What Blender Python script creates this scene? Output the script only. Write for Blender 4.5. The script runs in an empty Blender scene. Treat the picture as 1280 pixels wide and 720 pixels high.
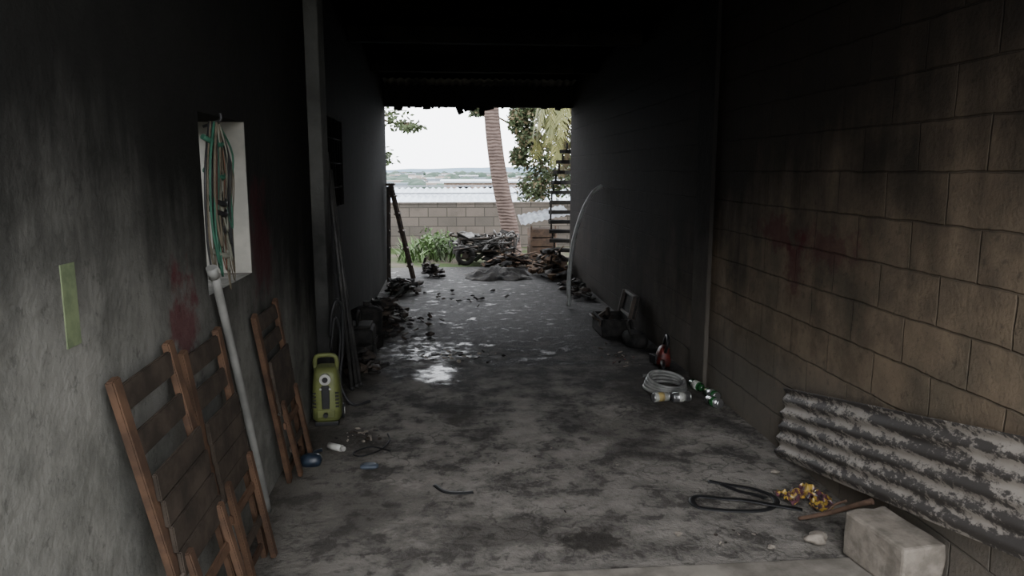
import bpy, bmesh, math, random
from mathutils import Vector, Matrix, Euler, noise as mnoise
random.seed(7)
rnd=random.uniform
col=bpy.context.scene.collection

# ------------------------------------------------------------------ node helpers
class MB:
    def __init__(s,name,rough=.8,spec=.3,metal=0):
        s.m=bpy.data.materials.new(name); s.m.use_nodes=True
        s.t=s.m.node_tree; s.b=s.t.nodes["Principled BSDF"]
        s.b.inputs["Roughness"].default_value=rough
        s.b.inputs["Specular IOR Level"].default_value=spec
        s.b.inputs["Metallic"].default_value=metal
        s.tc=s.t.nodes.new("ShaderNodeTexCoord"); s.pos=s.tc.outputs["Object"]
    def l(s,a,b):
        if isinstance(a,(int,float)): 
            b.default_value=a
        elif isinstance(a,(tuple,list)):
            b.default_value=(a[0],a[1],a[2],1) if len(b.default_value)==4 else a
        else: s.t.links.new(a,b)
    def noise(s,scale,detail=5,rough=.55,vec=None,dist=0):
        n=s.t.nodes.new("ShaderNodeTexNoise"); s.l(vec or s.pos,n.inputs["Vector"])
        n.inputs["Scale"].default_value=scale;n.inputs["Detail"].default_value=detail
        n.inputs["Roughness"].default_value=rough;n.inputs["Distortion"].default_value=dist
        return n.outputs["Fac"]
    def stretch(s,v):
        k=s.t.nodes.new("ShaderNodeVectorMath");k.operation='MULTIPLY';s.l(s.pos,k.inputs[0]);k.inputs[1].default_value=v;return k.outputs[0]
    def math(s,op,a,b=0,c=None,clamp=False):
        n=s.t.nodes.new("ShaderNodeMath");n.operation=op;n.use_clamp=clamp
        s.l(a,n.inputs[0]);s.l(b,n.inputs[1])
        if c is not None:s.l(c,n.inputs[2])
        return n.outputs[0]
    def mr(s,v,a,b,c=0,d=1,smooth=True):
        n=s.t.nodes.new("ShaderNodeMapRange");n.interpolation_type='SMOOTHSTEP' if smooth else 'LINEAR'
        s.l(v,n.inputs[0]);n.inputs[1].default_value=a;n.inputs[2].default_value=b;n.inputs[3].default_value=c;n.inputs[4].default_value=d
        return n.outputs[0]
    def mix(s,f,a,b,mode='MIX'):
        n=s.t.nodes.new("ShaderNodeMixRGB");n.blend_type=mode;s.l(f,n.inputs[0]);s.l(a,n.inputs[1]);s.l(b,n.inputs[2]);return n.outputs[0]
    def sep(s):
        n=s.t.nodes.new("ShaderNodeSeparateXYZ");s.l(s.pos,n.inputs[0]);return n.outputs
    def comb(s,x,y,z):
        n=s.t.nodes.new("ShaderNodeCombineXYZ");s.l(x,n.inputs[0]);s.l(y,n.inputs[1]);s.l(z,n.inputs[2]);return n.outputs[0]
    def blob(s,c,r,amp=.3,nz=None):
        n=s.t.nodes.new("ShaderNodeVectorMath");n.operation='SUBTRACT';s.l(s.pos,n.inputs[0]);n.inputs[1].default_value=c
        k=s.t.nodes.new("ShaderNodeVectorMath");k.operation='DIVIDE';s.l(n.outputs[0],k.inputs[0]);k.inputs[1].default_value=r
        q=s.t.nodes.new("ShaderNodeVectorMath");q.operation='LENGTH';s.l(k.outputs[0],q.inputs[0])
        d=q.outputs["Value"]
        if nz is not None: d=s.math('ADD',d,s.math('MULTIPLY',s.math('SUBTRACT',nz,.5),amp*6))
        return s.mr(d,1.2,.4,0,1)
    def bump(s,h,strength=.4,dist=.01):
        n=s.t.nodes.new("ShaderNodeBump");n.inputs["Strength"].default_value=strength;n.inputs["Distance"].default_value=dist
        s.l(h,n.inputs["Height"]);s.t.links.new(n.outputs[0],s.b.inputs["Normal"])
    def color(s,c): s.l(c,s.b.inputs["Base Color"])
    def rough(s,c): s.l(c,s.b.inputs["Roughness"])

def simple(name,c,rough=.7,spec=.3,metal=0,var=.35,scale=12,bump=.15,c2=None):
    k=MB(name,rough,spec,metal)
    n=k.noise(scale,6,.6)
    d=c2 or tuple(x*(1-var) for x in c)
    k.color(k.mix(k.mr(n,.35,.65),c,d))
    k.bump(k.noise(scale*5,4),bump,.004)
    return k.m

# ------------------------------------------------------------------ mesh builder
class Obj:
    def __init__(s): s.bm=bmesh.new()
    def _fin(s,vs,mat,smooth):
        fs=set()
        for v in vs: fs.update(v.link_faces)
        for f in fs: f.material_index=mat; f.smooth=smooth
    def box(s,c,size,rot=(0,0,0),mat=0,bev=0):
        M=Matrix.Translation(c)@Euler(rot).to_matrix().to_4x4()@Matrix.Diagonal((*size,1))
        r=bmesh.ops.create_cube(s.bm,size=1,matrix=M); vs=r['verts']; s._fin(vs,mat,False)
        if bev:
            es=set()
            for v in vs: es.update(v.link_edges)
            r=bmesh.ops.bevel(s.bm,geom=list(es),offset=bev,segments=2,affect='EDGES',profile=.5)
            for f in r['faces']: f.material_index=mat
        return vs
    def bb(s,x0,x1,y0,y1,z0,z1,mat=0,bev=0):
        return s.box(((x0+x1)/2,(y0+y1)/2,(z0+z1)/2),(x1-x0,y1-y0,z1-z0),mat=mat,bev=bev)
    def beam(s,p0,p1,w,t,up=(1,0,0),mat=0,bev=.003):
        p0=Vector(p0);p1=Vector(p1);d=(p1-p0);L=d.length;d.normalize();u=Vector(up);a=d.cross(u).normalized();b=a.cross(d).normalized()
        M=Matrix((a,b,d)).transposed().to_4x4();M.translation=(p0+p1)/2
        M=M@Matrix.Diagonal((w,t,L,1))
        vs=bmesh.ops.create_cube(s.bm,size=1,matrix=M)['verts'];s._fin(vs,mat,False)
        if bev:
            es=set()
            for v in vs: es.update(v.link_edges)
            r=bmesh.ops.bevel(s.bm,geom=list(es),offset=bev,segments=2,affect='EDGES')
            for f in r['faces']: f.material_index=mat
    def cyl(s,p0,p1,r0,r1=None,mat=0,seg=20,cap=True):
        if r1 is None:r1=r0
        p0=Vector(p0);p1=Vector(p1);d=p1-p0
        M=Matrix.Translation((p0+p1)/2)@d.to_track_quat('Z','Y').to_matrix().to_4x4()
        vs=bmesh.ops.create_cone(s.bm,cap_ends=cap,segments=seg,radius1=r0,radius2=r1,depth=d.length,matrix=M)['verts']
        s._fin(vs,mat,True)
        fs=set()
        for v in vs: fs.update(v.link_faces)
        for f in fs:
            if len(f.verts)>4: f.smooth=False
    def sph(s,c,r,mat=0,sc=(1,1,1),jit=0,sub=2,rot=(0,0,0),smooth=True):
        M=Matrix.Translation(c)@Euler(rot).to_matrix().to_4x4()@Matrix.Diagonal((*sc,1))
        vs=bmesh.ops.create_icosphere(s.bm,subdivisions=sub,radius=r)['verts']
        off=Vector((rnd(-50,50),)*3)
        for v in vs:
            if jit: v.co*=1+jit*mnoise.noise(v.co/r*1.3+off)*2
            v.co=M@v.co
        s._fin(vs,mat,smooth)
    def tube(s,pts,r,mat=0,seg=10,sub=6,flat=None,rr=None):
        P=[Vector(p) for p in pts]
        if sub>1 and len(P)>2:
            Q=[];n=len(P)
            for i in range(n-1):
                a=P[max(i-1,0)];b=P[i];c=P[i+1];d=P[min(i+2,n-1)]
                for k in range(sub):
                    t=k/sub
                    Q.append(.5*((2*b)+(c-a)*t+(2*a-5*b+4*c-d)*t*t+(3*b-a-3*c+d)*t**3))
            Q.append(P[-1]);P=Q
        rings=[];n=len(P);prev=None
        for i,p in enumerate(P):
            T=(P[min(i+1,n-1)]-P[max(i-1,0)])
            if T.length<1e-9:T=Vector((0,0,1))
            T.normalize()
            if prev is None:
                ref=Vector((0,0,1)) if abs(T.z)<.9 else Vector((1,0,0))
                N=(ref-T*ref.dot(T)).normalized()
            else:
                N=(prev-T*prev.dot(T)); N=N.normalized() if N.length>1e-6 else T.orthogonal().normalized()
            prev=N;B=T.cross(N)
            q=r if rr is None else rr[0]+(rr[1]-rr[0])*i/(n-1)
            a=q;b=q
            if flat:a=q*flat
            rings.append([s.bm.verts.new(p+N*math.cos(2*math.pi*j/seg)*a+B*math.sin(2*math.pi*j/seg)*b) for j in range(seg)])
        for i in range(n-1):
            for j in range(seg):
                f=s.bm.faces.new((rings[i][j],rings[i][(j+1)%seg],rings[i+1][(j+1)%seg],rings[i+1][j]));f.material_index=mat;f.smooth=True
        for R_,rev in((rings[0],True),(rings[-1],False)):
            f=s.bm.faces.new(list(reversed(R_)) if rev else R_);f.material_index=mat
    def ring(s,c,R,r,mat=0,ax='Z',seg=32,ms=8,tilt=None,sc=(1,1)):
        pts=[]
        for i in range(seg+1):
            a=2*math.pi*i/seg;u=math.cos(a)*R*sc[0];v=math.sin(a)*R*sc[1]
            p={'Z':Vector((u,v,0)),'X':Vector((0,u,v)),'Y':Vector((u,0,v))}[ax]
            if tilt:p=Euler(tilt).to_matrix()@p
            pts.append(Vector(c)+p)
        s.tube(pts,r,mat,ms,1)
    def quad(s,pts,mat=0,smooth=False):
        f=s.bm.faces.new([s.bm.verts.new(p) for p in pts]);f.material_index=mat;f.smooth=smooth
    def loft(s,secs,mat=0,seg=24,n=3.5,cx=0,cy=0):
        rings=[]
        for z,hx,hy,ox,oy in secs:
            ring=[]
            for j in range(seg):
                a=2*math.pi*j/seg;c=math.cos(a);d=math.sin(a)
                ring.append(s.bm.verts.new((cx+ox+hx*math.copysign(abs(c)**(2/n),c),cy+oy+hy*math.copysign(abs(d)**(2/n),d),z)))
            rings.append(ring)
        for i in range(len(rings)-1):
            for j in range(seg):
                f=s.bm.faces.new((rings[i][j],rings[i][(j+1)%seg],rings[i+1][(j+1)%seg],rings[i+1][j]));f.material_index=mat;f.smooth=True
        f=s.bm.faces.new(list(reversed(rings[0])));f.material_index=mat
        f=s.bm.faces.new(rings[-1]);f.material_index=mat
    def done(s,name,mats,origin=True,xf=None,floor=None):
        if xf: bmesh.ops.transform(s.bm,matrix=xf,verts=s.bm.verts)
        if floor is not None:
            mz=min(v.co.z for v in s.bm.verts);bmesh.ops.translate(s.bm,verts=s.bm.verts,vec=(0,0,floor-mz))
        me=bpy.data.meshes.new(name)
        o=bpy.data.objects.new(name,me);col.objects.link(o)
        if origin:
            xs=[v.co for v in s.bm.verts]
            c=Vector((sum(v.x for v in xs)/len(xs),sum(v.y for v in xs)/len(xs),min(v.z for v in xs)))
            bmesh.ops.translate(s.bm,verts=s.bm.verts,vec=-c);o.location=c
        s.bm.to_mesh(me);s.bm.free()
        for m in mats:me.materials.append(m)
        return o

# ------------------------------------------------------------------ materials
def wall_left_mat():
    k=MB("sooty_plaster",.95,.08);X,Y,Z=k.sep()
    n1=k.noise(1.3,6,.6);n2=k.noise(6,6,.65);n3=k.noise(40,4);ns=k.noise(1,6,.6,vec=k.stretch((5,5,.7)))
    base=k.mix(k.mr(n2,.35,.7),(.182,.178,.160),(.115,.114,.102))
    base=k.mix(k.mr(k.noise(2.2,5,.6),.5,.62,0,.5),base,(.23,.225,.203))
    base=k.mix(k.mr(k.noise(25,4,.7),.58,.68,0,.5),base,(.07,.07,.063))
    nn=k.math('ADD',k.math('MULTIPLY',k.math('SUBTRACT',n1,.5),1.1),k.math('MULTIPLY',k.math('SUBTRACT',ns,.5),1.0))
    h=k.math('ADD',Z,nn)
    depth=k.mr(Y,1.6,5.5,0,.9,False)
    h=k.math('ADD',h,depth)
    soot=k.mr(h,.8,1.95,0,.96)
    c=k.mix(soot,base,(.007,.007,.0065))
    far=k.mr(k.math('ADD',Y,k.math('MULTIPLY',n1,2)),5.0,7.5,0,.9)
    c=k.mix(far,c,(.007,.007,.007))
    c=k.mix(k.math('MULTIPLY',k.blob((-.9,2.58,1.09),(.3,.14,.18),.6,k.noise(9,6,.65)),.7),c,(.075,.014,.018))
    c=k.mix(k.math('MULTIPLY',k.blob((-.9,3.70,1.25),(.3,.22,.3),.5,n2),.6),c,(.05,.008,.011))
    k.color(c);k.bump(k.math('ADD',k.math('MULTIPLY',n2,1.0),k.math('MULTIPLY',n3,.3)),.5,.02)
    return k.m
def wall_right_mat():
    k=MB("sooty_block",.95,.08);X,Y,Z=k.sep()
    n1=k.noise(1.1,6,.6);n2=k.noise(7,6,.65);n3=k.noise(60,4);ns=k.noise(1,6,.6,vec=k.stretch((5,5,.9)))
    uv=k.comb(k.math('ADD',Y,.09),Z,0)
    uvd=k.t.nodes.new("ShaderNodeVectorMath");uvd.operation='ADD'
    br=k.t.nodes.new("ShaderNodeTexBrick");br.offset=.5;br.inputs["Scale"].default_value=1
    br.inputs["Brick Width"].default_value=.4;br.inputs["Row Height"].default_value=.2
    br.inputs["Mortar Size"].default_value=.006;br.inputs["Mortar Smooth"].default_value=.8;br.inputs["Bias"].default_value=0
    br.inputs["Color1"].default_value=(.0,0,0,1);br.inputs["Color2"].default_value=(1,1,1,1)
    br.inputs["Mortar"].default_value=(.5,.5,.5,1)
    wob=k.t.nodes.new("ShaderNodeTexNoise");wob.inputs["Scale"].default_value=7;k.l(k.pos,wob.inputs["Vector"])
    sc=k.t.nodes.new("ShaderNodeVectorMath");sc.operation='SCALE';k.l(wob.outputs["Color"],sc.inputs[0]);sc.inputs["Scale"].default_value=.02
    k.l(uv,uvd.inputs[0]);k.l(sc.outputs[0],uvd.inputs[1]);k.l(uvd.outputs[0],br.inputs["Vector"])
    f=br.outputs["Fac"];bc=br.outputs["Color"]
    c=k.mix(k.mr(n2,.3,.7),(.212,.162,.112),(.115,.092,.068))
    c=k.mix(k.math('MULTIPLY',k.mr(bc,0,1),.4),c,(.235,.18,.125))
    c=k.mix(k.mr(n1,.48,.65,0,.6),c,(.105,.094,.072))
    c=k.mix(k.mr(k.noise(22,5,.7),.55,.7,0,.5),c,(.06,.052,.043))
    c=k.mix(k.math('MULTIPLY',f,.45),c,(.06,.052,.043))
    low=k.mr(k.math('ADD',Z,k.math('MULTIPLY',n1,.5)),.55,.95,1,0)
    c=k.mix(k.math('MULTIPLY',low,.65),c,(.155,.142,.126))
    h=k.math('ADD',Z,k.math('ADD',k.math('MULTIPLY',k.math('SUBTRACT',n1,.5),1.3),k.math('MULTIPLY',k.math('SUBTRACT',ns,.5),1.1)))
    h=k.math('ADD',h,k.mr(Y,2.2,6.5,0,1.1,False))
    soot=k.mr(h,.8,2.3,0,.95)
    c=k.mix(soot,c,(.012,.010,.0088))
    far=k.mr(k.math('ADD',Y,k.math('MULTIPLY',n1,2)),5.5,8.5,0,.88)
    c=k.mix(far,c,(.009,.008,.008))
    for p,r,a in (((1.9,3.9,1.08),(.3,.12,.18),.6),((1.9,4.15,1.25),(.3,.28,.1),.6),((1.9,3.6,1.22),(.3,.35,.1),.45)):
        c=k.mix(k.math('MULTIPLY',k.blob(p,r,.6,k.noise(9,6,.65)),a),c,(.055,.012,.015))
    k.color(c)
    hgt=k.math('SUBTRACT',k.math('ADD',k.math('MULTIPLY',n3,.3),k.math('MULTIPLY',n2,.5)),k.math('MULTIPLY',f,.7))
    k.bump(hgt,.7,.018)
    return k.m
def floor_mat():
    k=MB("burnt_concrete_floor",.8,.22);X,Y,Z=k.sep()
    n1=k.noise(.9,6,.6);n2=k.noise(3.2,8,.65);n3=k.noise(11,6,.7,dist=.4);n4=k.noise(60,4)
    c=k.mix(k.mr(n2,.35,.65),(.275,.253,.224),(.14,.129,.115))
    c=k.mix(k.mr(n3,.5,.7,0,.5),c,(.37,.345,.308))
    st=k.mr(k.math('ADD',n3,k.math('MULTIPLY',n2,.8)),.88,1.05,0,.8)
    c=k.mix(st,c,(.045,.04,.036))
    v=k.t.nodes.new("ShaderNodeTexVoronoi");v.feature='DISTANCE_TO_EDGE';v.inputs["Scale"].default_value=2.4
    dv=k.t.nodes.new("ShaderNodeVectorMath");dv.operation='ADD';nn=k.t.nodes.new("ShaderNodeTexNoise");nn.inputs["Scale"].default_value=4;nn.inputs["Detail"].default_value=6;k.l(k.pos,nn.inputs["Vector"])
    k.l(k.pos,dv.inputs[0]);k.l(nn.outputs["Color"],dv.inputs[1]);k.l(dv.outputs[0],v.inputs["Vector"])
    vein=k.math('MULTIPLY',k.mr(v.outputs["Distance"],.0,.05,1,0),k.mr(n1,.42,.6,0,.6))
    c=k.mix(vein,c,(.04,.037,.034))
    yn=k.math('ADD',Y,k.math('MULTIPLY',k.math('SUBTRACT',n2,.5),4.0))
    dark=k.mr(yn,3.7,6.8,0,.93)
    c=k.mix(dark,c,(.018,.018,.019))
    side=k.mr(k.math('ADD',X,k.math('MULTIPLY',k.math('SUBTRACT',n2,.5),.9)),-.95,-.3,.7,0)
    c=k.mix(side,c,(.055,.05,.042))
    for p,r,a in (((.62,2.98,0),(.18,.14,1),.9),((.25,3.1,0),(.5,.16,1),.5),((0.05,4.75,0),(.12,.3,1),.8),((-.75,4.35,0),(.35,.3,1),.6),((1.6,5.2,0),(.5,.8,1),.7),((1.1,4.3,0),(.3,.5,1),.4),((-.35,3.4,0),(.3,.3,1),.4)):
        c=k.mix(k.math('MULTIPLY',k.blob(p,r,.4,n3),a),c,(.028,.024,.02))
    k.color(c)
    band=k.math('MULTIPLY',k.mr(Y,5.6,6.4),k.mr(X,1.5,.9))
    fine=k.noise(9,6,.7)
    wet=k.math('MULTIPLY',k.mr(k.math('ADD',n2,k.math('MULTIPLY',fine,.55)),.84,.93),band)
    br_=k.mr(fine,.44,.56)
    p1=k.blob((-.08,5.75,0),(.17,.32,1),.45,k.noise(6,5,.6))
    p2=k.math('MULTIPLY',k.blob((-.2,6.5,0),(.42,.5,1),.3,n3),br_)
    wet=k.math('MAXIMUM',k.math('MULTIPLY',wet,.75),k.math('MAXIMUM',p1,p2))
    damp=k.math('SUBTRACT',k.mr(yn,4.8,8.5,.9,.72),k.mr(fine,.5,.7,0,.25))
    mx=k.t.nodes.new("ShaderNodeMixRGB");k.l(wet,mx.inputs[0]);k.l(damp,mx.inputs[1]);mx.inputs[2].default_value=(.24,.24,.24,1)
    k.rough(mx.outputs[0])
    dry=k.math('SUBTRACT',1,k.math('MULTIPLY',wet,.7))
    k.bump(k.math('MULTIPLY',dry,k.math('ADD',k.math('ADD',k.math('MULTIPLY',n3,.8),k.math('MULTIPLY',n4,.25)),k.math('MULTIPLY',n2,1.5))),.75,.025)
    return k.m

m_wl=wall_left_mat();m_wr=wall_right_mat();m_fl=floor_mat()
m_black=simple("charred_black",(.012,.012,.012),.85,.15,c2=(.03,.028,.026),bump=.5)
m_ceil=simple("sooty_ceiling",(.007,.007,.007),.95,.05,c2=(.018,.017,.015),scale=2,bump=.4)
m_char=simple("charred_metal",(.02,.019,.018),.7,.3,.1,c2=(.06,.045,.035),scale=9,bump=.4)
m_wood=simple("weathered_wood",(.105,.062,.040),.8,.1,c2=(.055,.035,.025),scale=7,bump=.4)
m_wood2=simple("dark_slat_wood",(.06,.047,.037),.85,.1,c2=(.032,.026,.021),scale=8,bump=.4)
m_pvc=simple("grey_pvc",(.34,.35,.34),.5,.4,c2=(.22,.22,.21),scale=6)
m_green=simple("olive_green_plastic",(.13,.145,.045),.5,.35,c2=(.088,.10,.034),scale=6,bump=.05)
m_white=simple("off_white_plastic",(.46,.46,.42),.5,.4,c2=(.32,.31,.29))
m_rubber=simple("black_rubber",(.015,.015,.016),.5,.4)
m_grey=simple("light_concrete",(.28,.245,.205),.9,.2,c2=(.17,.15,.125),scale=14,bump=.6)
m_apron=simple("apron_concrete",(.28,.255,.22),.9,.2,c2=(.15,.135,.115),scale=5,bump=.5)
m_red=simple("charred_red_plastic",(.14,.02,.015),.5,.4,c2=(.04,.012,.01),scale=20)
m_jamb=simple("white_painted_reveal",(.26,.25,.22),.85,.1,c2=(.20,.195,.175),scale=5)
m_brn=simple("scorched_board",(.12,.08,.055),.85,.1,c2=(.05,.035,.025),scale=8)

# ------------------------------------------------------------------ room shell
LX,RX,YF,YB,H=-.9,1.9,-1.0,11.45,2.95
YC=.7
o=Obj()
o.quad([(LX-.2,2.75,0),(RX+.2,2.75,0),(RX+.2,12.3,0),(LX-.2,12.3,0)])
o.quad([(LX-.2,12.3,0),(RX+.2,12.3,0),(RX+.2,12.3,-.12),(LX-.2,12.3,-.12)])
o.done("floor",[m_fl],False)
o=Obj();o.bb(LX-.2,RX+.2,-4,2.745,-.1,.012,bev=.01);o.done("floor_apron",[m_apron],False)
W1=(2.86,3.50,1.13,1.81);W2=(5.6,6.5,1.27,2.03);TW=.26
o=Obj()
def seg(y0,y1,z0,z1):o.bb(LX-TW,LX,y0,y1,z0,z1)
seg(YF,W1[0],0,H);seg(W1[0],W1[1],0,W1[2]);seg(W1[0],W1[1],W1[3],H);seg(W1[1],W2[0],0,H)
seg(W2[0],W2[1],0,W2[2]);seg(W2[0],W2[1],W2[3],H);seg(W2[1],YB,0,H)
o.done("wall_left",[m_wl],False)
o=Obj()
o.bb(LX,LX+.09,5.06,5.3,0,H-.02,bev=.008)
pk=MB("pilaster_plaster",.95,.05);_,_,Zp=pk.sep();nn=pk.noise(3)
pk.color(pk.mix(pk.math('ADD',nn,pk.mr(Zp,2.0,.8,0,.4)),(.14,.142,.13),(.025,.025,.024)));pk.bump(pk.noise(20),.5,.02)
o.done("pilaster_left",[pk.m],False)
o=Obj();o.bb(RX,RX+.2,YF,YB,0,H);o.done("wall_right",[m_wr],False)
o=Obj();o.bb(RX-.035,RX,5.18,5.5,0,H-.02,bev=.01)
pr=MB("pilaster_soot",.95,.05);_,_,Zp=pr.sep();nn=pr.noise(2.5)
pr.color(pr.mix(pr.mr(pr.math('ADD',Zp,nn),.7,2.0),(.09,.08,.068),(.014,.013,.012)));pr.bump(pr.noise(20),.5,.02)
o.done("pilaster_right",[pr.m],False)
o=Obj()
N=int((YB-YC)/.04)
prev=None
for i in range(N+1):
    y=YC+(YB-YC)*i/N;z=H+.02*math.sin(i*math.pi/2)
    a=o.bm.verts.new((LX-.2,y,z));b=o.bm.verts.new((RX+.2,y,z))
    if prev:
        f=o.bm.faces.new((prev[0],prev[1],b,a));f.smooth=True
    prev=(a,b)
o.bb(LX-.2,RX+.2,YC,YB,H+.03,H+.1)
o.done("ceiling",[m_ceil],False)
for y in (1.2,3.4,5.15,7.3,9.4):
    o=Obj();o.bb(LX,RX,y,y+.12,H-.17,H-.015,bev=.01);o.done("ceiling_beam",[m_ceil],False)
o=Obj();o.bb(LX-.18,RX+.2,YB-.15,YB+.05,2.52,H,bev=.01)
for i in range(26):
    x=rnd(LX+.05,RX-.1);L=rnd(.02,.07)
    o.box((x,YB-.16+rnd(0,.08),2.53-L/2),(rnd(.03,.12),.01,L),(0,rnd(-.4,.4),0))
for i in range(7):
    x=rnd(.2,.6);L=rnd(.05,.13);o.box((x,YB-.1,2.53-L/2),(rnd(.04,.12),.01,L),(0,rnd(-.6,.6),0))
pts=140
for i in range(pts):
    x0=LX+.02+(RX-LX-.04)*i/pts;x1=LX+.02+(RX-LX-.04)*(i+1)/pts
    z0=2.87+.012*math.sin(i*1.1);z1=2.87+.012*math.sin((i+1)*1.1)
    o.quad([(x0,10.9,z0),(x1,10.9,z1),(x1,11.31,z1-.05),(x0,11.31,z0-.05)],1,smooth=True)
o.done("wall_back_lintel",[m_ceil,simple("rusty_zinc",(.10,.09,.08),.7,.3,.1,c2=(.015,.014,.012),scale=3)],False)

# windows
o=Obj();t=.006
y0,y1,z0,z1=W1
o.bb(LX-TW+.001,LX-.002,y1-t,y1,z0,z1)
for yy in (y0+.03,(y0+y1)/2-.08):o.bb(LX-.245,LX-.215,yy-.012,yy+.012,z0,z1,mat=1,bev=.003)
for zz in (z0+.02,z1-.02):o.bb(LX-.245,LX-.215,y0,y1-t,zz-.012,zz+.012,mat=1,bev=.003)
o.done("window_1",[m_jamb,simple("green_painted_frame",(.10,.13,.09),.7,c2=(.04,.05,.04))],False)
o=Obj();y0,y1,z0,z1=W2
o.bb(LX-.16,LX-.14,y0,y1,z0,z1,mat=1)
for a,b,c,d in((y0,y0+.04,z0,z1),(y1-.04,y1,z0,z1),(y0,y1,z0,z0+.04),(y0,y1,z1-.04,z1)):o.bb(LX-.1,LX+.03,a,b,c,d,bev=.004)
for i in range(1,7):
    y=y0+(y1-y0)*i/7;o.cyl((LX+.015,y,z0),(LX+.015,y,z1),.008)
for i in range(1,4):
    z=z0+(z1-z0)*i/4;o.cyl((LX+.015,y0,z),(LX+.015,y1,z),.008)
o.done("window_2",[m_ceil,m_ceil],False)
o=Obj();o.bb(LX,LX+.003,1.80,1.866,1.18,1.38)
o.done("green_paint_patch",[simple("faded_green_paint",(.15,.18,.10),.9,.1,c2=(.105,.13,.075),scale=20)])

# ------------------------------------------------------------------ outside
g=MB("dirt_ground",.95,.1);n=g.noise(1.2,8);n2=g.noise(9,6)
g.color(g.mix(g.mr(n,.4,.6),g.mix(n2,(.12,.10,.08),(.06,.055,.045)),(.04,.06,.022)));g.bump(n2,.6,.04)
o=Obj();o.quad([(-30,-25,-.06),(30,-25,-.06),(30,34,-.06),(-30,34,-.06)]);o.done("ground_yard",[g.m],False)
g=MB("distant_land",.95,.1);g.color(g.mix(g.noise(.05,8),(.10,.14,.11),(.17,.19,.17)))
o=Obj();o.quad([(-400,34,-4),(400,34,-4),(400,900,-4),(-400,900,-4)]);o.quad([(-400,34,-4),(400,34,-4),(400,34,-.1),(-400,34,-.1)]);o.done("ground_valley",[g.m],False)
o=Obj();prev=None
for i in range(161):
    x=-400+i*5;z=1.6+1.6*mnoise.noise(Vector((x*.012,0,0)))+.8*mnoise.noise(Vector((x*.06,3,0)))
    r=[o.bm.verts.new((x,430,-4)),o.bm.verts.new((x,470,z)),o.bm.verts.new((x,540,z+1.0))]
    if prev:
        for j in range(2):
            f=o.bm.faces.new((prev[j],r[j],r[j+1],prev[j+1]));f.smooth=True
    prev=r
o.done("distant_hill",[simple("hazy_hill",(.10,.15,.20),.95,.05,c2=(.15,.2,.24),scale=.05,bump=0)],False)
o=Obj()
for i in range(380):
    y=rnd(110,425);x=rnd(-.13,.22)*y;w=rnd(2,6);hh=rnd(1.6,3.3)+(y/420)*1.2
    o.bb(x-w/2,x+w/2,y,y+5,-4,-4+hh,mat=random.choice([0,0,1,2]))
    if random.random()<.5:
        o.bb(x-w/2-.3,x+w/2+.3,y-.3,y+5.3,-4+hh,-4+hh+.3,mat=random.choice([0,1,2]))
    if random.random()<.6:o.bb(x-.8,x+.8,y-.1,y,-4+hh*.3,-4+hh*.75,mat=3)
for i in range(240):
    y=rnd(100,420);x=rnd(-.13,.22)*y;o.sph((x,y,-4+rnd(1.2,3.0)+y/420),rnd(.8,1.6),3,(1.3,1,.9),.3,2)
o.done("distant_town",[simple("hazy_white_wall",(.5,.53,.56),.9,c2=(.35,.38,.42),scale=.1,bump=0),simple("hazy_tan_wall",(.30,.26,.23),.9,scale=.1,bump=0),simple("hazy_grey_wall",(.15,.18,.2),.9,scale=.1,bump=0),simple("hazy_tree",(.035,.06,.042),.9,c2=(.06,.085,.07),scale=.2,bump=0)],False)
m_leaf=simple("green_leaf",(.075,.10,.045),.6,.3,c2=(.038,.052,.024),scale=3,bump=0)
m_leaf2=simple("dry_leaf",(.18,.15,.085),.7,.2,c2=(.10,.08,.05),scale=3,bump=0)
m_leafb=simple("bright_grass",(.08,.14,.04),.6,.3,c2=(.045,.085,.025),scale=3,bump=0)
m_leafy=simple("yellowing_frond",(.16,.155,.05),.6,.3,c2=(.09,.10,.035),scale=3,bump=0)
k=MB("boundary_block",.9,.15);X,Y,Z=k.sep()
br=k.t.nodes.new("ShaderNodeTexBrick");br.inputs["Scale"].default_value=1;br.inputs["Brick Width"].default_value=.4;br.inputs["Row Height"].default_value=.2;br.inputs["Mortar Size"].default_value=.01
br.inputs["Color1"].default_value=(.14,.118,.10,1);br.inputs["Color2"].default_value=(.09,.08,.07,1);br.inputs["Mortar"].default_value=(.055,.05,.042,1)
k.l(k.comb(X,Z,0),br.inputs["Vector"]);k.color(k.mix(k.mr(k.noise(3),.4,.7,0,.5),br.outputs[0],(.075,.068,.058)));k.bump(k.noise(30),.4,.02)
o=Obj();o.bb(-6,7,16,16.15,-.06,.88);o.bb(-6,7,15.98,16.17,.88,.91);o.done("boundary_wall",[k.m],False)
m_roof=simple("white_zinc_roof",(.42,.47,.52),.6,.3,c2=(.3,.34,.39),scale=.8,bump=.1)
o=Obj();prev=None
for i in range(0,301):
    x=-3.5+i*.025;zz=.03*math.sin(i*2*math.pi/8)
    r=[o.bm.verts.new((x,18.6,.72+zz)),o.bm.verts.new((x,25,1.0+zz))]
    if prev:
        f=o.bm.faces.new((prev[0],r[0],r[1],prev[1]));f.smooth=True
    prev=r
o.bb(-3.3,3.8,18.8,24.8,-.06,.66,mat=1)
for zz,yy in((.745,18.6),(.9,21.8),(1.04,25)):o.bb(-3.5,4,yy-.04,yy+.04,zz,zz+.04,mat=2)
o.done("neighbour_house",[m_roof,simple("house_wall",(.4,.36,.32),.9),simple("grey_trim",(.22,.23,.25),.7)],False)
o=Obj();o.bb(-.1,6,28,33,-.06,1.12,mat=0);o.bb(-.25,6.1,27.8,33.2,1.12,1.18,mat=1)
for x in(.4,1.4):o.bb(x,x+.5,27.95,28,.5,1.0,mat=2)
o.done("neighbour_house",[simple("pink_wall",(.40,.31,.27),.9),m_roof,m_black],False)
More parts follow.
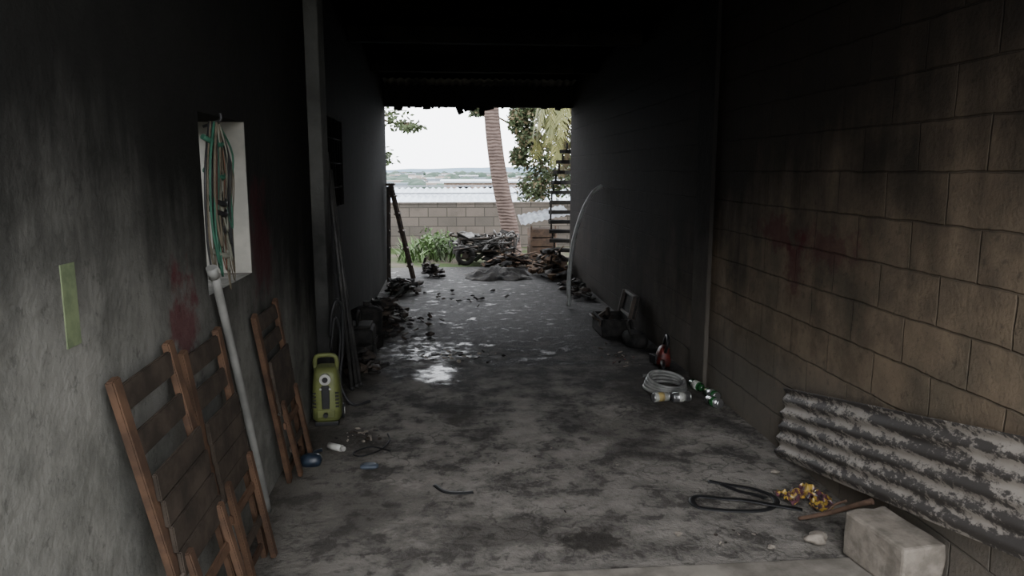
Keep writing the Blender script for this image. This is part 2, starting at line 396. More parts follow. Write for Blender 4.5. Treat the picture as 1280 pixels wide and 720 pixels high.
o=Obj();o.bb(-2.7,-2.5,-2,12,-.06,2.4);o.done("added_sky_limit_wall",[simple("added_wall_render",(.10,.11,.08),.9,c2=(.07,.075,.06),scale=3)],False)  # added neighbour wall, limits the sky light reaching the left window

def frond(o,base,dirv,L,droop,mat,leaf=.45,n=26,r=.018):
    d=Vector(dirv).normalized();P=[];p=Vector(base);v=d.copy()
    for i in range(n):
        P.append(p.copy());v=(v+Vector((0,0,-droop/n))).normalized();p=p+v*(L/n)
    o.tube(P,r,mat,5,1,rr=(r,r*.25))
    for i in range(2,n):
        T=(P[i]-P[i-1]).normalized();S=T.cross(Vector((0,0,1)))
        if S.length<.1:S=Vector((1,0,0))
        S.normalize()
        ll=leaf*math.sin(math.pi*(.12+.85*i/n))**.6
        for sg in(-1,1):
            for q in range(2):
                w=.022;dd=(S*sg*rnd(.6,.9)+T*rnd(.3,.6)+Vector((0,0,rnd(-.9,-.35)))).normalized()
                b=P[i]-T*(L/n)*.5*q;e=b+dd*ll*rnd(.75,1.05);mid=b+dd*ll*.5+Vector((0,0,.03))
                wv=T*w
                o.quad([b-wv*.6,b+wv*.6,mid+wv,mid-wv],mat);o.quad([mid-wv,mid+wv,e+wv*.1,e-wv*.1],mat)
k=MB("palm_bark",.95,.1);X,Y,Z=k.sep()
wv=k.t.nodes.new("ShaderNodeTexWave");wv.bands_direction='Z';wv.inputs["Scale"].default_value=5;wv.inputs["Distortion"].default_value=4;wv.inputs["Detail"].default_value=4;k.l(k.pos,wv.inputs["Vector"])
k.color(k.mix(k.mr(k.noise(6),.3,.7,0,.7),k.mix(wv.outputs["Fac"],(.11,.078,.067),(.145,.108,.094)),(.075,.056,.05)));k.bump(wv.outputs["Fac"],.5,.03)
o=Obj()
tp=[(1.30,14.6,-.1),(1.22,14.6,.5),(1.05,14.6,1.3),(.92,14.6,2.2),(.85,14.6,3.2),(.82,14.6,4.6),(.84,14.6,6)]
o.tube(tp,.15,0,16,6,rr=(.18,.12));
for i in range(16):
    a=i*2*math.pi/16+rnd(-.1,.1);frond(o,(.84,14.6,6),(math.cos(a),math.sin(a),rnd(.1,1.1)),rnd(2.4,3),rnd(2,3.2),1)
palm=o.done("coconut_palm",[k.m,m_leaf],True)
o=Obj()
o.tube([(2.95,15.2,-.1),(2.9,15.2,1.5),(2.85,15.2,3.5)],.15,0,14,6)
for i in range(28):
    a=i*2*math.pi/28+rnd(-.1,.1)
    frond(o,(2.85,15.2,3.5),(math.cos(a),math.sin(a)*.8,rnd(-.2,.8)),rnd(1.9,2.5),rnd(3,5.5),2 if random.random()<.3 else 3,.42)
o.done("coconut_palm",[k.m,m_leaf,m_leaf2,m_leafy],True)
def leaves(o,c,sc,n,size,mats,up=0):
    for i in range(n):
        d=Vector((random.gauss(0,1),random.gauss(0,1),random.gauss(0,1))).normalized()*rnd(.3,1)
        p=Vector(c)+Vector((d.x*sc[0],d.y*sc[1],d.z*sc[2]))
        a=Vector((rnd(-1,1),rnd(-1,1),rnd(-1,.4))).normalized();b=a.orthogonal().normalized();b=Matrix.Rotation(rnd(0,6),3,a)@b
        s=size*rnd(.6,1.3);m=random.choice(mats)
        o.quad([p,p+a*s*.5+b*s*.25,p+a*s,p+a*s*.5-b*s*.25],m)
m_bark=simple("tree_bark",(.12,.09,.06),.9,bump=.6)
def tree(base,top,blobs,size,n,mats):
    o=Obj();o.tube([base,tuple((Vector(base)+Vector(top))*.5+Vector((rnd(-.15,.15),0,0))),top],.08,0,10,6,rr=(.11,.05))
    for c,s in blobs:
        o.tube([top,tuple((Vector(top)+Vector(c))*.5+Vector((0,0,.1))),c],.03,0,6,5,rr=(.04,.012))
        for q in range(5):
            e=Vector(c)+Vector((rnd(-1,1)*s[0],rnd(-1,1)*s[1],rnd(-1,1)*s[2]))*.8
            o.tube([c,tuple((Vector(c)+e)/2+Vector((0,0,.05))),tuple(e)],.01,0,5,4)
        leaves(o,c,s,n,size,mats)
    return o.done("leafy_tree",[m_bark,m_leaf,m_leafb,m_leaf2])
tree((3.6,17.4,-.06),(3.0,17.4,1.6),[((2.25,17.3,2.9),(.6,.6,.5)),((3.0,17.4,2.4),(.8,.6,.8)),((2.1,17.2,1.9),(.45,.5,.6)),((2.6,17.2,1.4),(.6,.5,.5)),((2.0,17.2,1.15),(.45,.4,.4)),((1.85,17.2,2.3),(.3,.4,.4)),((3.3,17,3.4),(1,.8,.6)),((1.85,17.3,3.0),(.4,.4,.45)),((1.6,17.3,3.45),(.7,.4,.3)),((.75,17.3,3.0),(.25,.3,.2)),((1.65,17.2,1.9),(.2,.3,.25)),((1.6,17.2,2.7),(.2,.3,.3))],.12,700,[1,1,1,3])
tree((-3.4,15,-.06),(-2.6,15,2.6),[((-1.2,15,2.62),(.55,.4,.2)),((-.75,15,2.45),(.38,.3,.1)),((-1.6,15,3),(.7,.5,.4)),((-1.25,15,1.85),(.3,.3,.2))],.12,170,[1,1])
# weeds
o=Obj()
for i in range(300):
    x=rnd(-.9,.12);y=rnd(13.4,15.5)
    hh=rnd(.12,.34);a=rnd(0,6.28);b=Vector((x,y,-.06));dx=Vector((math.cos(a),math.sin(a),0))
    w=Vector((-dx.y,dx.x,0))*rnd(.01,.03);m_=b+Vector((0,0,hh*.6))+dx*.08;e=b+Vector((0,0,hh))+dx*rnd(.12,.3)
    mt=random.choice([0,1,1]);o.quad([b-w*.5,b+w*.5,m_+w,m_-w],mt);o.quad([m_-w,m_+w,e+w*.1,e-w*.1],mt)
for i in range(30):
    x=rnd(-.5,.14);y=rnd(13.4,15.3);hh=rnd(.15,.52);o.tube([(x,y,-.06),(x+rnd(-.05,.05),y,hh)],.006,0,5,1)
    leaves(o,(x,y,hh*.7),(.15,.15,.13),36,.09,[0,1,1])
o.done("weed_patch",[m_leaf,m_leafb])

# ------------------------------------------------------------------ debris helpers
def rubble(name,c,ext,n,mats,size=(.03,.1),z0=0,flat=.6,planks=0,pm=None):
    o=Obj()
    for i in range(n):
        s=rnd(*size)
        x=c[0]+random.gauss(0,.45)*ext[0];y=c[1]+random.gauss(0,.45)*ext[1]
        x=max(c[0]-ext[0],min(c[0]+ext[0],x));y=max(c[1]-ext[1],min(c[1]+ext[1],y))
        x=max(LX+.02+s*1.5,min(RX-.02-s*1.5,x))
        f=max(0,1-((x-c[0])/ext[0])**2-((y-c[1])/ext[1])**2)
        z=z0+s*.3+rnd(0,f*ext[2])
        if random.random()<.45:o.sph((x,y,z),s,random.randrange(len(mats)),(1,rnd(.5,1),flat*rnd(.5,1)),.35,1,(0,0,rnd(0,6)),False)
        else:o.box((x,y,z),(s*rnd(1,2.5),s*rnd(.4,1),s*rnd(.15,.4)),(rnd(-.5,.5),rnd(-.5,.5),rnd(0,6)),random.randrange(len(mats)))
    for i in range(planks):
        a=(c[0]+rnd(-1,1)*ext[0],c[1]+rnd(-1,1)*ext[1],z0+.02+rnd(0,.1));b=(c[0]+rnd(-1,1)*ext[0],c[1]+rnd(-1,1)*ext[1],z0+ext[2]*rnd(.5,1.3))
        if (Vector(a)-Vector(b)).length>.15:
            o.beam((min(a[0],RX-.06),a[1],a[2]),(min(b[0],RX-.06),b[1],b[2]),rnd(.02,.07),.015,up=(0,0,1),mat=random.choice(pm) if pm else random.randrange(len(mats)))
    return o.done(name,mats,floor=z0)

# ------------------------------------------------------------------ back area objects
o=Obj()
for y in(10.75,11.05):
    o.beam((-.5,y,0),(-.8,y,1.38),.05,.03,up=(0,1,0),mat=1)
    o.beam((-.86,y,0),(-.83,y,1.36),.035,.025,up=(0,1,0),mat=0)
for i in range(5):
    z=.22+i*.25;x=-.5-.3*z/1.38;o.box((x,10.9,z),(.09,.3,.025),mat=1,bev=.004)
    o.cyl((-.86+.03*z/1.38,10.75,z),(-.86+.03*z/1.38,11.05,z),.01)
o.box((-.8,10.9,1.39),(.12,.34,.03),mat=1,bev=.005)
o.done("stepladder",[m_char,simple("sooty_wood",(.09,.065,.045),.8,c2=(.04,.03,.025))])
rubble("charred_debris_pile",(-.62,9.8,0),(.22,.5,.14),90,[m_black,m_char])
rubble("charred_debris_pile",(-.24,11.25,0),(.15,.25,.22),60,[m_black,m_char],(.03,.07),planks=3)

# burnt trailer / bed frame heaped with scrap
m_ash=simple("ashy_metal",(.16,.155,.15),.7,c2=(.06,.058,.055))
o=Obj()
x0,x1,y0,y1=.20,1.15,12.7,13.5
for z in(.16,.38):
    o.tube([(x0,y0,z),(x1,y0,z+.03)],.022,0,8,1);o.tube([(x0,y1,z),(x1,y1,z+.03)],.022,0,8,1)
    o.tube([(x0,y0,z),(x0,y1,z)],.022,0,8,1);o.tube([(x1,y0,z+.03),(x1,y1,z+.03)],.022,0,8,1)
for i in range(9):
    x=x0+(x1-x0)*i/8;o.tube([(x,y0,.38),(x+.03,(y0+y1)/2,.40+rnd(-.03,.06)),(x,y1,.40)],.012,2,6,3)
    if i%2==0:o.tube([(x,y0,.16),(x+.05,y0,.38)],.015,2,6,1)
for xx,yy in((x0,y0),(x1,y0),(x0,y1),(x1,y1)):o.tube([(xx,yy,-.06),(xx,yy,.41)],.025,0,8,1)
cl=lambda q:max(x0-.15,min(x1+.1,q))
for i in range(60):
    x=rnd(x0-.05,x1);y=rnd(y0-.1,y1);zb=rnd(.2,.43)
    o.tube([(x,y,zb),(cl(x+rnd(-.25,.25)),y+rnd(-.2,.2),zb+rnd(0,.1)),(cl(x+rnd(-.4,.4)),y+rnd(-.3,.3),zb-rnd(0,.12))],rnd(.006,.016),random.choice([0,0,1,2,2]),6,4)
for i in range(55):
    o.box((rnd(x0+.05,x1-.1),rnd(y0-.05,y1-.1),rnd(.0,.42)),(rnd(.08,.3),rnd(.1,.3),rnd(.01,.04)),(rnd(-.6,.6),rnd(-.5,.5),rnd(0,3)),random.choice([0,1,1,2]))
o.ring((.30,12.6,.11),.13,.04,1,'Y',28,10);o.cyl((.30,12.57,.11),(.30,12.7,.11),.05,mat=0)
for a in range(5):o.tube([(.30,12.6,.11),(.30+.12*math.cos(a*1.257),12.6,.11+.12*math.sin(a*1.257))],.01,0,5,1)
o.box((.15,12.66,.2),(.12,.02,.14),(0,.1,0),2,.004)
o.tube([(x0,12.75,.41),(.05,12.7,.46),(.12,12.65,.5)],.015,0,6,4)
o.done("burnt_trailer_frame",[m_char,m_black,m_ash],floor=-.06)
rubble("charred_debris_pile",(1.05,12.15,0),(.45,.25,.22),150,[m_black,m_char,m_black,m_brn],(.03,.10),planks=9,pm=[1,3,3])
rubble("charred_debris_pile",(1.58,11.2,0),(.28,.6,.32),200,[m_black,m_char,m_brn],(.03,.11),planks=10,pm=[0,1,2])
o=Obj();prev=None
for i in range(31):
    x=.30+i*.03;row=[]
    for j in range(21):
        y=10.7+j*.035;z=.01+.10*math.sin(math.pi*i/30)**.5*math.sin(math.pi*j/20)**.5*(1+1.3*mnoise.noise(Vector((x*7,y*7,0)))+.5*mnoise.noise(Vector((x*20,y*20,0))))
        row.append(o.bm.verts.new((x+.05*math.sin(j*.6),y+.05*math.sin(i*.5),z)))
    if prev:
        for j in range(20):
            f=o.bm.faces.new((prev[j],row[j],row[j+1],prev[j+1]));f.smooth=True
    prev=row
o.done("burnt_floor_mat",[simple("ashy_cloth",(.06,.055,.05),.9,c2=(.02,.02,.02),bump=.6)],floor=.0)
o=Obj()
for i in range(4):
    o.box((1.66,13.0,.12+i*.16),(.46,.4,.14),(0,0,.05*(i%2)),0,.006)
for sx in(-.21,.21):o.box((1.66+sx,12.79,.38),(.03,.03,.7),(0,0,0),0,.004)
o.done("wooden_crate",[simple("brown_crate",(.11,.07,.048),.85,c2=(.06,.042,.03))],floor=-.06)
o=Obj();prev=None
for i in range(41):
    u=i/40;x=1.27+u*.85;row=[]
    for j in range(9):
        v=j/8;row.append(o.bm.verts.new((x,12.75+v*.75,.66+u*.18+v*.12+.012*math.sin(i*1.4)+.03*mnoise.noise(Vector((u*3,v*3,1))))))
    if prev:
        for j in range(8):
            f=o.bm.faces.new((prev[j],row[j],row[j+1],prev[j+1]));f.smooth=True
    prev=row
o.done("metal_roof_sheet",[simple("dull_zinc",(.15,.17,.19),.6,.4,.2,c2=(.07,.07,.08),scale=5)])
# spiral staircase just outside the opening
o=Obj()
cx,cy=2.2,12.15
o.cyl((cx,cy,-.06),(cx,cy,2.1),.045)
for i in range(12):
    z=.1+i*.162;a0=math.radians(118+i*9);a1=a0+math.radians(30)
    P=[]
    for r,a in((.04,a0),(.52,a0),(.54,(a0+a1)/2),(.52,a1),(.04,a1)):
        P.append((cx+r*math.cos(a),cy+r*math.sin(a)))
    top=[o.bm.verts.new((x,y,z+.028)) for x,y in P];bot=[o.bm.verts.new((x,y,z-.028)) for x,y in P]
    o.bm.faces.new(top);o.bm.faces.new(bot[::-1])
    for j in range(5):o.bm.faces.new((top[j],bot[j],bot[(j+1)%5],top[(j+1)%5]))
    am=(a0+a1)/2;o.cyl((cx+.5*math.cos(am),cy+.5*math.sin(am),z),(cx+.5*math.cos(am),cy+.5*math.sin(am),z+.13),.014)
o.done("spiral_staircase",[m_ceil],floor=-.06)
o=Obj()
o.tube([(1.40,8.45,.03),(1.41,8.5,.35),(1.47,8.6,.75),(1.6,8.75,1.1),(1.74,8.85,1.32),(1.86,8.92,1.4)],.026,0,14,8)
o.done("bent_conduit_pipe",[m_pvc])

rubble("charred_debris_pile",(1.68,9.6,0),(.16,.7,.12),80,[m_black,m_char],(.03,.08))
rubble("charred_debris_pile",(-.68,7.8,0),(.2,.8,.2),150,[m_black,m_char],(.03,.1),planks=5)
rubble("ash_debris",(-.35,7.5,0),(.3,.8,.01),20,[m_black,m_char],(.015,.05))
rubble("ash_debris",(.1,6.25,0),(.45,.25,.005),26,[m_black,m_char,m_grey],(.01,.03))
rubble("ash_debris",(.2,9.2,0),(.6,.9,.01),22,[m_black,m_char],(.015,.04))
rubble("gravel",(-.56,4.38,0),(.14,.14,.004),40,[m_grey,m_char,m_wood2],(.005,.02))
rubble("gravel",(1.25,2.95,0.0),(.25,.12,.003),14,[m_grey,m_char],(.004,.012))
rubble("gravel",(1.45,6.2,0),(.2,.5,.004),30,[m_grey,m_char,m_red],(.008,.022))
rubble("gravel",(.4,3.6,0),(.8,.7,.001),40,[m_grey,m_char],(.003,.009))

o=Obj()
o.bb(-.88,-.62,6.05,6.35,0,.3,bev=.02);o.bb(-.86,-.64,6.08,6.32,.3,.33,bev=.01);o.tube([(-.75,6.1,.33),(-.75,6.12,.42),(-.75,6.25,.42),(-.75,6.3,.33)],.012,0,8,4)
for q in range(4):o.cyl((-.62,6.09+q*.07,.18),(-.605,6.09+q*.07,.18),.025)
o.done("burnt_battery_charger",[m_black])
o=Obj();o.cyl((-.74,6.75,0),(-.74,6.75,.34),.14);o.cyl((-.74,6.75,.34),(-.74,6.75,.38),.14,.06);o.cyl((-.74,6.75,.38),(-.74,6.75,.42),.03);o.ring((-.74,6.75,.33),.14,.008);o.ring((-.74,6.75,.12),.141,.006)
o.done("burnt_gas_canister",[m_black])
m_rod=simple("sooty_rod",(.05,.048,.045),.6,.4,.2,c2=(.02,.02,.02))
for i,(ya,yb,h) in enumerate(((5.36,5.42,1.72),(5.42,5.50,1.6),(5.46,5.56,1.2))):
    o=Obj();o.tube([(LX+.19+.025*i,ya,0.0),(LX+.06+.01*i,yb,h)],.014,0,10,1);o.cyl((LX+.19+.025*i,ya,0),(LX+.19+.025*i,ya,.03),.018);o.done("charred_metal_rod",[m_rod])
o=Obj()
o.tube([(-.79,4.95,.5),(-.77,4.93,.66),(-.74,4.95,.74),(-.71,5.0,.66),(-.72,5.02,.4),(-.74,5.0,.15),(-.66,4.98,.012),(-.55,5.05,.012)],.011,0,8,6)
o.tube([(-.79,4.97,.4),(-.76,4.97,.62),(-.73,5.0,.5),(-.75,5.0,.2),(-.68,4.98,.012)],.009,0,8,6)
o.done("black_rubber_hose",[m_rubber])
rubble("charred_debris_pile",(-.70,5.80,0),(.15,.14,.2),50,[m_black,m_char],(.03,.08))

# ------------------------------------------------------------------ pressure washer
def washer():
    o=Obj()
    o.loft([(.03,.08,.10,0,0),(.05,.09,.11,0,0),(.12,.092,.112,0,0),(.2,.088,.105,0,0),(.28,.083,.095,0,0),(.33,.076,.088,0,0),(.36,.068,.075,0,0),(.372,.05,.05,0,0)],0,32,4)
    o.tube([(-.062,.0,.33),(-.068,.0,.40),(-.045,0,.435),(.045,0,.435),(.068,0,.40),(.062,0,.33)],.014,0,12,5)
    o.box((0,-.103,.19),(.05,.02,.15),(0.0,0,0),1,.006)
    o.cyl((0,-.08,.305),(0,-.112,.305),.036,.034,2,28);o.cyl((0,-.11,.305),(0,-.122,.305),.018,.016,1,20)
    o.box((0,-.112,.085),(.11,.014,.05),(0,0,0),0,.005)
    o.box((0,-.106,.245),(.07,.012,.012),(0,0,0),2,.003)
    for i in range(5):o.box((.07,-.104,.13+i*.022),(.022,.012,.008),mat=1);o.box((-.07,-.104,.13+i*.022),(.022,.012,.008),mat=1)
    for sx in(-1,1):
        o.cyl((sx*.075,.06,.05),(sx*.1,.06,.05),.05,mat=1,seg=28);o.cyl((sx*.1,.06,.05),(sx*.105,.06,.05),.022,mat=2)
    o.box((0,-.07,.015),(.15,.05,.03),mat=1,bev=.006)
    o.cyl((0,-.12,.085),(0,-.15,.085),.014,mat=1)
    return o.done("pressure_washer",[m_green,m_rubber,m_white],xf=Matrix.Translation((-.78,4.68,0))@Matrix.Rotation(math.radians(4),4,'Z')@Matrix.Scale(1.0,4),floor=0)
washer()

# ------------------------------------------------------------------ folding chairs
def chair(name,tA,tB,bA,bB):
    o=Obj();tA,tB,bA,bB=map(Vector,(tA,tB,bA,bB))
    def P(u,v,off=0):
        a=tA.lerp(tB,u);b=bA.lerp(bB,u);p=a.lerp(b,v);return p+Vector((off,0,off*.14))
    for u in(.04,.96):o.beam(P(u,-.02),P(u,1),.046,.024,up=(1,0,0),mat=0,bev=.004)
    for u in(.14,.86):o.beam(P(u,.5,.034),P(u,.99,.05),.036,.022,up=(1,0,0),mat=0,bev=.004)
    def slat(v,w,off,m=1,u0=.05,u1=.95,t=.014):
        o.beam(P(u0,v,off),P(u1,v,off),w,t,up=(1,0,.1),mat=m,bev=.003)
    slat(.04,.075,0,1);slat(.17,.075,0,1)
    for i in range(4):slat(.29+i*.078,.08,.022,1)
    slat(.64,.035,.03,0);slat(.80,.035,.03,1,.1,.9);slat(.94,.03,.0,0)
    o.cyl(P(.0,.55,.02),P(1,.55,.02),.006,mat=2,seg=8)
    return o.done(name,[m_wood,m_wood2,m_char],floor=.0)
chair("folding_chair",(-.865,1.93,1.05),(-.865,2.35,1.06),(-.70,2.05,0.01),(-.70,2.45,.01))
chair("folding_chair",(-.865,2.43,1.0),(-.865,2.83,1.0),(-.78,2.60,0.01),(-.78,3.00,.01))
chair("folding_chair",(-.865,3.34,.94),(-.865,3.78,.94),(-.83,3.72,0.01),(-.83,4.12,.01))
o=Obj();o.tube([(-.855,2.80,1.2),(-.86,3.1,.62),(-.862,3.40,.0)],.016,0,14,8);o.cyl((-.858,2.80,1.2),(-.860,2.78,1.24),.020,mat=0);o.done("pvc_pole",[simple("dusty_pvc",(.22,.22,.205),.6,c2=(.14,.14,.13),scale=5)],floor=0)
# hanging straps
o=Obj()
yc=2.95
o.cyl((LX-.01,yc,1.76),(LX+.05,yc,1.78),.006,mat=3,seg=10)
o.tube([(LX+.05,yc,1.78),(LX+.058,yc,1.79),(LX+.055,yc,1.81)],.006,3,8,4)
for i in range(30):
    y=yc+rnd(-.08,.12);L=rnd(.40,.66);w=rnd(.01,.06);x=LX+.012+rnd(0,.035);m=[0,1,2,3,4,3,2,3,3][i%9]
    o.tube([(x,yc,1.78),(x+.01,y-w,1.78-L*.3),(x,y-w*.8,1.78-L*.7),(x+.01,y,1.78-L),(x,y+w*.8,1.78-L*.65),(x+.012,y+w,1.78-L*.3),(x+.005,yc+.005,1.77)],rnd(.003,.006),m,7,6,flat=.6)
for z,m in((1.72,0),(1.6,0),(1.5,3),(1.46,3),(1.3,4)):
    o.tube([(LX+.01,yc-.08,z),(LX+.05,yc,z-.03),(LX+.01,yc+.1,z+.01)],.011,m,8,5)
o.done("hanging_straps",[simple("green_cord",(.03,.10,.065),.6),simple("orange_cord",(.10,.04,.025),.6),simple("tan_rope",(.10,.085,.06),.8),m_rubber,simple("pale_rope",(.18,.18,.145),.8)])

# ------------------------------------------------------------------ right side objects
o=Obj()
def shell(cx,cy,w,d,z0,h,t,m,rot=0):
    for a in((cx-w/2+t/2,cy,t,d),(cx+w/2-t/2,cy,t,d),(cx,cy-d/2+t/2,w-2*t,t),(cx,cy+d/2-t/2,w-2*t,t)):
        o.box((a[0],a[1],z0+h/2),(a[2],a[3],h),mat=m,bev=.004)
    o.box((cx,cy,z0+t/2),(w,d,t),mat=m,bev=.004)
shell(1.62,7.15,.30,.46,0,.17,.02,0,0)
for i in range(8):o.box((1.62+rnd(-.08,.08),7.15+rnd(-.16,.16),.1+rnd(0,.09)),(rnd(.04,.12),.03,.03),(rnd(-1,1),rnd(-1,1),rnd(0,3)),1)
o.box((1.80,7.15,.28),(.03,.46,.22),(0,.22,0),0,.01)
for yy in(6.94,7.36):o.box((1.785,yy,.28),(.07,.03,.23),(0,.22,0),1,.006)
for zz in(.19,.38):o.box((1.775+(zz-.2)*.22,7.15,zz),(.05,.44,.03),(0,.22,0),1,.005)
o.tube([(1.48,7.03,.14),(1.42,7.05,.17),(1.42,7.25,.17),(1.48,7.27,.14)],.012,1,8,4)
for yy in(6.98,7.32):o.box((1.465,yy,.13),(.015,.04,.06),mat=1,bev=.003)
o.done("open_toolbox",[m_black,m_char],floor=0)
o=Obj();o.loft([(0,.1,.16,0,0),(.06,.11,.17,0,0),(.1,.09,.15,0,0),(.12,.05,.1,0,0)],0,20,3,1.72,6.62)
o.tube([(1.66,6.52,.1),(1.64,6.57,.2),(1.7,6.72,.2),(1.74,6.74,.1)],.014,0,8,5);o.done("burnt_power_tool",[m_black])
o=Obj()
o.loft([(0.0,.05,.07,0,0),(.04,.06,.08,0,0),(.1,.05,.07,0,0),(.15,.04,.05,.01,0),(.17,.02,.03,.01,0)],0,20,3,1.76,5.85)
o.tube([(1.76,5.78,.13),(1.76,5.72,.22),(1.78,5.82,.26),(1.79,5.92,.18),(1.78,5.93,.1)],.014,1,8,5)
o.cyl((1.74,5.79,.05),(1.70,5.62,.04),.022,.014,1);o.box((1.7,5.88,.05),(.05,.1,.08),(0,0,.3),1,.01)
o.done("red_power_tool",[m_red,m_rubber],floor=0)
o=Obj()
for i in range(4):
    o.ring((1.58+.006*i,5.18+.005*i,.016+.018*i),.15-.006*i,.013,0,'Z',40,8,(.06*i,0.03*i,0),(1,1.05))
o.tube([(1.72,5.2,.07),(1.71,5.35,.05),(1.64,5.5,.013),(1.50,5.5,.013)],.012,0,8,6)
o.done("coiled_hose",[simple("milky_hose",(.26,.26,.245),.45,.5,c2=(.12,.12,.115),scale=9)],floor=0)
def can(c,ang,L,r,mats,name="drink_can",bottle=False):
    o=Obj();d=Vector((math.cos(ang),math.sin(ang),0));c=Vector((c[0],c[1],r))
    a=c-d*L/2;b=c+d*L/2
    if bottle:
        o.cyl(a,a+d*L*.6,r,mat=0,seg=28);o.cyl(a+d*L*.6,a+d*L*.75,r,r*.38,0,28);o.cyl(a+d*L*.75,b,r*.38,r*.36,0,20);o.cyl(a+d*L*.18,a+d*L*.5,r*1.01,mat=1,seg=28);o.cyl(b-d*.012,b,r*.42,mat=2)
    else:
        o.cyl(a+d*.008,b-d*.012,r,mat=0,seg=28);o.cyl(a,a+d*.008,r*.8,r,2,28);o.cyl(b-d*.012,b,r,r*.8,2,28);o.cyl(a+d*L*.3,a+d*L*.65,r*1.005,mat=1,seg=28)
    return o.done(name,mats,floor=0)
m_alu=simple("aluminium",(.6,.6,.6),.3,.5,.9,bump=.02);m_gold=simple("gold_label",(.4,.3,.12),.4)
m_gl=simple("green_glass",(.02,.09,.03),.12,.6,c2=(.03,.12,.04),bump=0);m_lab=simple("paper_label",(.42,.42,.38),.6,scale=60)
can((1.47,4.90),.15,.12,.033,[m_lab,m_gold,m_alu]);can((1.61,4.88),.1,.13,.035,[m_alu,m_lab,m_alu])
can((1.82,5.12),-1.35,.20,.033,[m_gl,m_lab,m_gold],"beer_bottle",True);can((1.80,4.76),-1.15,.125,.034,[m_alu,m_gl,m_alu])
can((1.85,4.93),-1.4,.13,.033,[m_gl,m_alu,m_alu])

# corrugated sheet leaning
k=MB("peeling_zinc",.6,.3,.1);X,Y,Z=k.sep()
vs_=k.stretch((1,.35,1))
n=k.noise(9,8,.7,vec=vs_);n2=k.noise(45,6,.75,vec=k.stretch((1,.6,1)));nb=k.noise(1,4,.6,vec=k.stretch((10,.6,16)))
s_=k.math('DIVIDE',k.math('ADD',Z,k.math('MULTIPLY',Y,.206)),.4)
gro=k.math('MULTIPLY',k.math('ADD',k.math('SINE',k.math('MULTIPLY',s_,2*math.pi*5.5)),1),.5)
st=k.mr(k.math('ADD',k.math('ADD',k.math('MULTIPLY',n,.5),k.math('MULTIPLY',n2,.65)),k.math('ADD',k.math('MULTIPLY',nb,.6),k.math('MULTIPLY',gro,.10))),.86,.95)
k.color(k.mix(st,k.mix(k.mr(n,.3,.7),(.41,.37,.325),(.26,.23,.2)),(.065,.058,.053)));k.bump(n2,.3,.005)
o=Obj();NU=60;NV=90;rows=[]
A0=Vector((1.84,3.86,0.005));A1=Vector((1.80,1.9,.41));B0=Vector((1.88,3.88,.40));B1=Vector((1.88,1.9,.80))
for i in range(NU+1):
    u=i/NU;row=[]
    for j in range(NV+1):
        v=j/NV;p=A0.lerp(A1,u).lerp(B0.lerp(B1,u),v)
        if i==0:p.y+=.03*mnoise.noise(Vector((v*9,4,0)))
        p.x+=.009*math.cos(v*2*math.pi*5.5)-.009+.008*mnoise.noise(Vector((u*4,v*2,0)));row.append(o.bm.verts.new(p))
    rows.append(row)
for i in range(NU):
    for j in range(NV):
        f=o.bm.faces.new((rows[i][j],rows[i+1][j],rows[i+1][j+1],rows[i][j+1]));f.smooth=True
so=o.done("corrugated_zinc_sheet",[k.m],floor=0)
sm=so.modifiers.new("thick","SOLIDIFY");sm.thickness=.0015
o=Obj();vs=o.box((0,0,0),(.19,.34,.19),mat=0,bev=.012)
bmesh.ops.subdivide_edges(o.bm,edges=o.bm.edges[:],cuts=3,use_grid_fill=True)
for v in o.bm.verts:
    v.co+=v.co.normalized()*.010*mnoise.noise(v.co*22)
o.done("concrete_block",[m_grey],xf=Matrix.Translation((1.745,2.62,.1))@Matrix.Rotation(math.radians(8),4,'Z'),floor=.012)
o=Obj();o.tube([(1.60,3.10,.012),(1.68,3.02,.07),(1.73,2.96,.12),(1.77,2.90,.17),(1.80,2.86,.2)],.012,0,8,6,rr=(.009,.014));o.tube([(1.68,3.02,.07),(1.73,3.04,.10),(1.78,3.02,.13)],.006,0,6,4);o.done("dry_stick",[simple("dry_twig",(.13,.08,.055),.9)],floor=0)
o=Obj()
o.tube([(1.33,3.55,.006),(1.43,3.49,.006),(1.52,3.44,.006),(1.58,3.36,.006),(1.57,3.27,.01),(1.5,3.21,.006),(1.40,3.20,.006),(1.28,3.22,.006),(1.18,3.26,.006),(1.17,3.33,.006),(1.215,3.375,.006),(1.32,3.33,.012),(1.42,3.29,.018),(1.55,3.23,.014),(1.66,3.19,.006)],.016,0,8,8,flat=.3)
o.tube([(1.38,3.5,.01),(1.44,3.42,.006),(1.5,3.36,.012),(1.53,3.3,.02)],.015,0,8,8,flat=.3)
o.done("black_webbing_strap",[m_rubber],floor=0)
o=Obj();o.tube([(-.08,3.62,.008),(-.03,3.54,.008),(.05,3.51,.01),(.11,3.52,.008)],.014,0,8,6,flat=.4);o.done("rubber_strip",[m_rubber],floor=0)
k=MB("snack_wrapper_foil",.35,.6);n=k.noise(22,3);v=k.mix(k.mr(n,.47,.53),(.38,.25,.045),(.10,.035,.05));k.color(k.mix(k.mr(k.noise(30),.53,.58),v,(.035,.025,.03)))
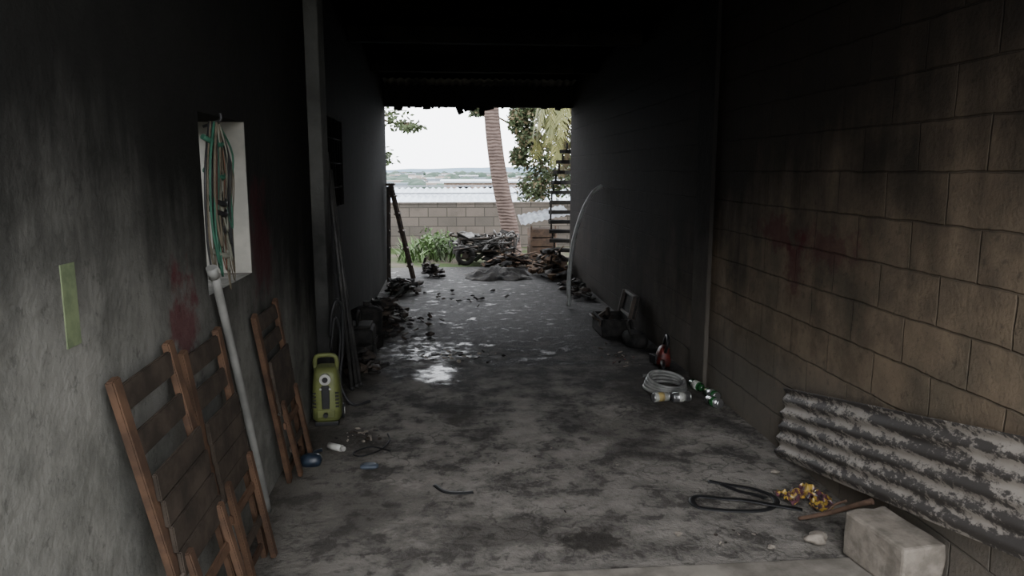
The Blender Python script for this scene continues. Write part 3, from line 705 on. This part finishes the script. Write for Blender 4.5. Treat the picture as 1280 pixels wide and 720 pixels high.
for c,s,a in(((1.70,3.30),.10,.3),((1.77,3.22),.08,1.2)):
    o=Obj();rows=[]
    for i in range(15):
        row=[]
        for j in range(15):
            x=(i/14-.5)*2*s;y=(j/14-.5)*1.4*s
            z=.03+.045*mnoise.noise(Vector((x*26,y*26,a*9)))+.02*mnoise.noise(Vector((x*60,y*60,a)));row.append(o.bm.verts.new((x+.02*mnoise.noise(Vector((y*40,x*10,3))),y+.02*mnoise.noise(Vector((x*40,y*10,5))),max(z,0.001))))
        rows.append(row)
    for i in range(14):
        for j in range(14):o.bm.faces.new((rows[i][j],rows[i+1][j],rows[i+1][j+1],rows[i][j+1]))
    o.done("snack_wrapper",[k.m],xf=Matrix.Translation((*c,0))@Matrix.Rotation(a,4,'Z'),floor=0)
for c,s in(((1.57,2.88),.04),((1.36,2.86),.014),((1.0,3.0),.014),((1.72,3.62),.018)):
    o=Obj();o.sph((c[0],c[1],s*.4),s,0,(1.2,.9,.6),.35,3);o.done("stone",[m_grey],floor=0)

# left floor litter
o=Obj();o.loft([(0,.05,.035,0,0),(.03,.06,.045,0,0),(.055,.05,.03,0,0),(.065,.02,.012,0,0)],0,20,2.5,-.76,3.96);o.tube([(-.76,4.01,.03),(-.75,4.06,.035),(-.73,4.10,.03)],.012,0,8,4)
o.done("crushed_blue_bottle",[simple("dark_blue_plastic",(.02,.032,.05),.4,.5,c2=(.01,.015,.025),scale=20)],floor=0)
o=Obj();o.cyl((-.70,4.19,.02),(-.62,4.14,.02),.02,mat=0);o.cyl((-.62,4.14,.02),(-.605,4.13,.02),.014,mat=0);o.done("white_bottle",[m_white],floor=0)
o=Obj();o.loft([(0,.05,.03,0,0),(.012,.05,.03,0,0),(.02,.03,.02,0,0)],0,16,3,-.44,3.9);o.done("plastic_scrap",[simple("grey_blue_plastic",(.08,.10,.13),.5)],floor=0)
o=Obj()
o.tube([(-.38,4.40,.008),(-.36,4.28,.008),(-.40,4.14,.008),(-.5,4.05,.008),(-.55,4.10,.008),(-.46,4.18,.012),(-.34,4.10,.014)],.005,0,6,8)
o.done("electric_cable",[m_rubber],floor=.0)

# ------------------------------------------------------------------ light & camera
w=bpy.data.worlds.new("overcast_sky");bpy.context.scene.world=w;w.use_nodes=True
nt=w.node_tree;bg=nt.nodes["Background"]
tc=nt.nodes.new("ShaderNodeTexCoord");nz=nt.nodes.new("ShaderNodeTexNoise");nz.inputs["Scale"].default_value=3;nz.inputs["Detail"].default_value=5
nt.links.new(tc.outputs["Generated"],nz.inputs["Vector"])
mx=nt.nodes.new("ShaderNodeMixRGB");mx.inputs[1].default_value=(.82,.88,.98,1);mx.inputs[2].default_value=(1,.98,.96,1);nt.links.new(nz.outputs["Fac"],mx.inputs[0])
nt.links.new(mx.outputs[0],bg.inputs[0]);bg.inputs[1].default_value=7.8
F=930;p=math.atan(148/F);q=math.atan(82/F*math.cos(p))
cd=bpy.data.cameras.new("camera");cam=bpy.data.objects.new("camera",cd);col.objects.link(cam)
cam.location=(0,0,1.6);cam.rotation_euler=(math.pi/2-p,0,-q);cd.lens=F/1280*36;cd.sensor_width=36;cd.clip_end=2000;cd.clip_start=.05
bpy.context.scene.camera=cam
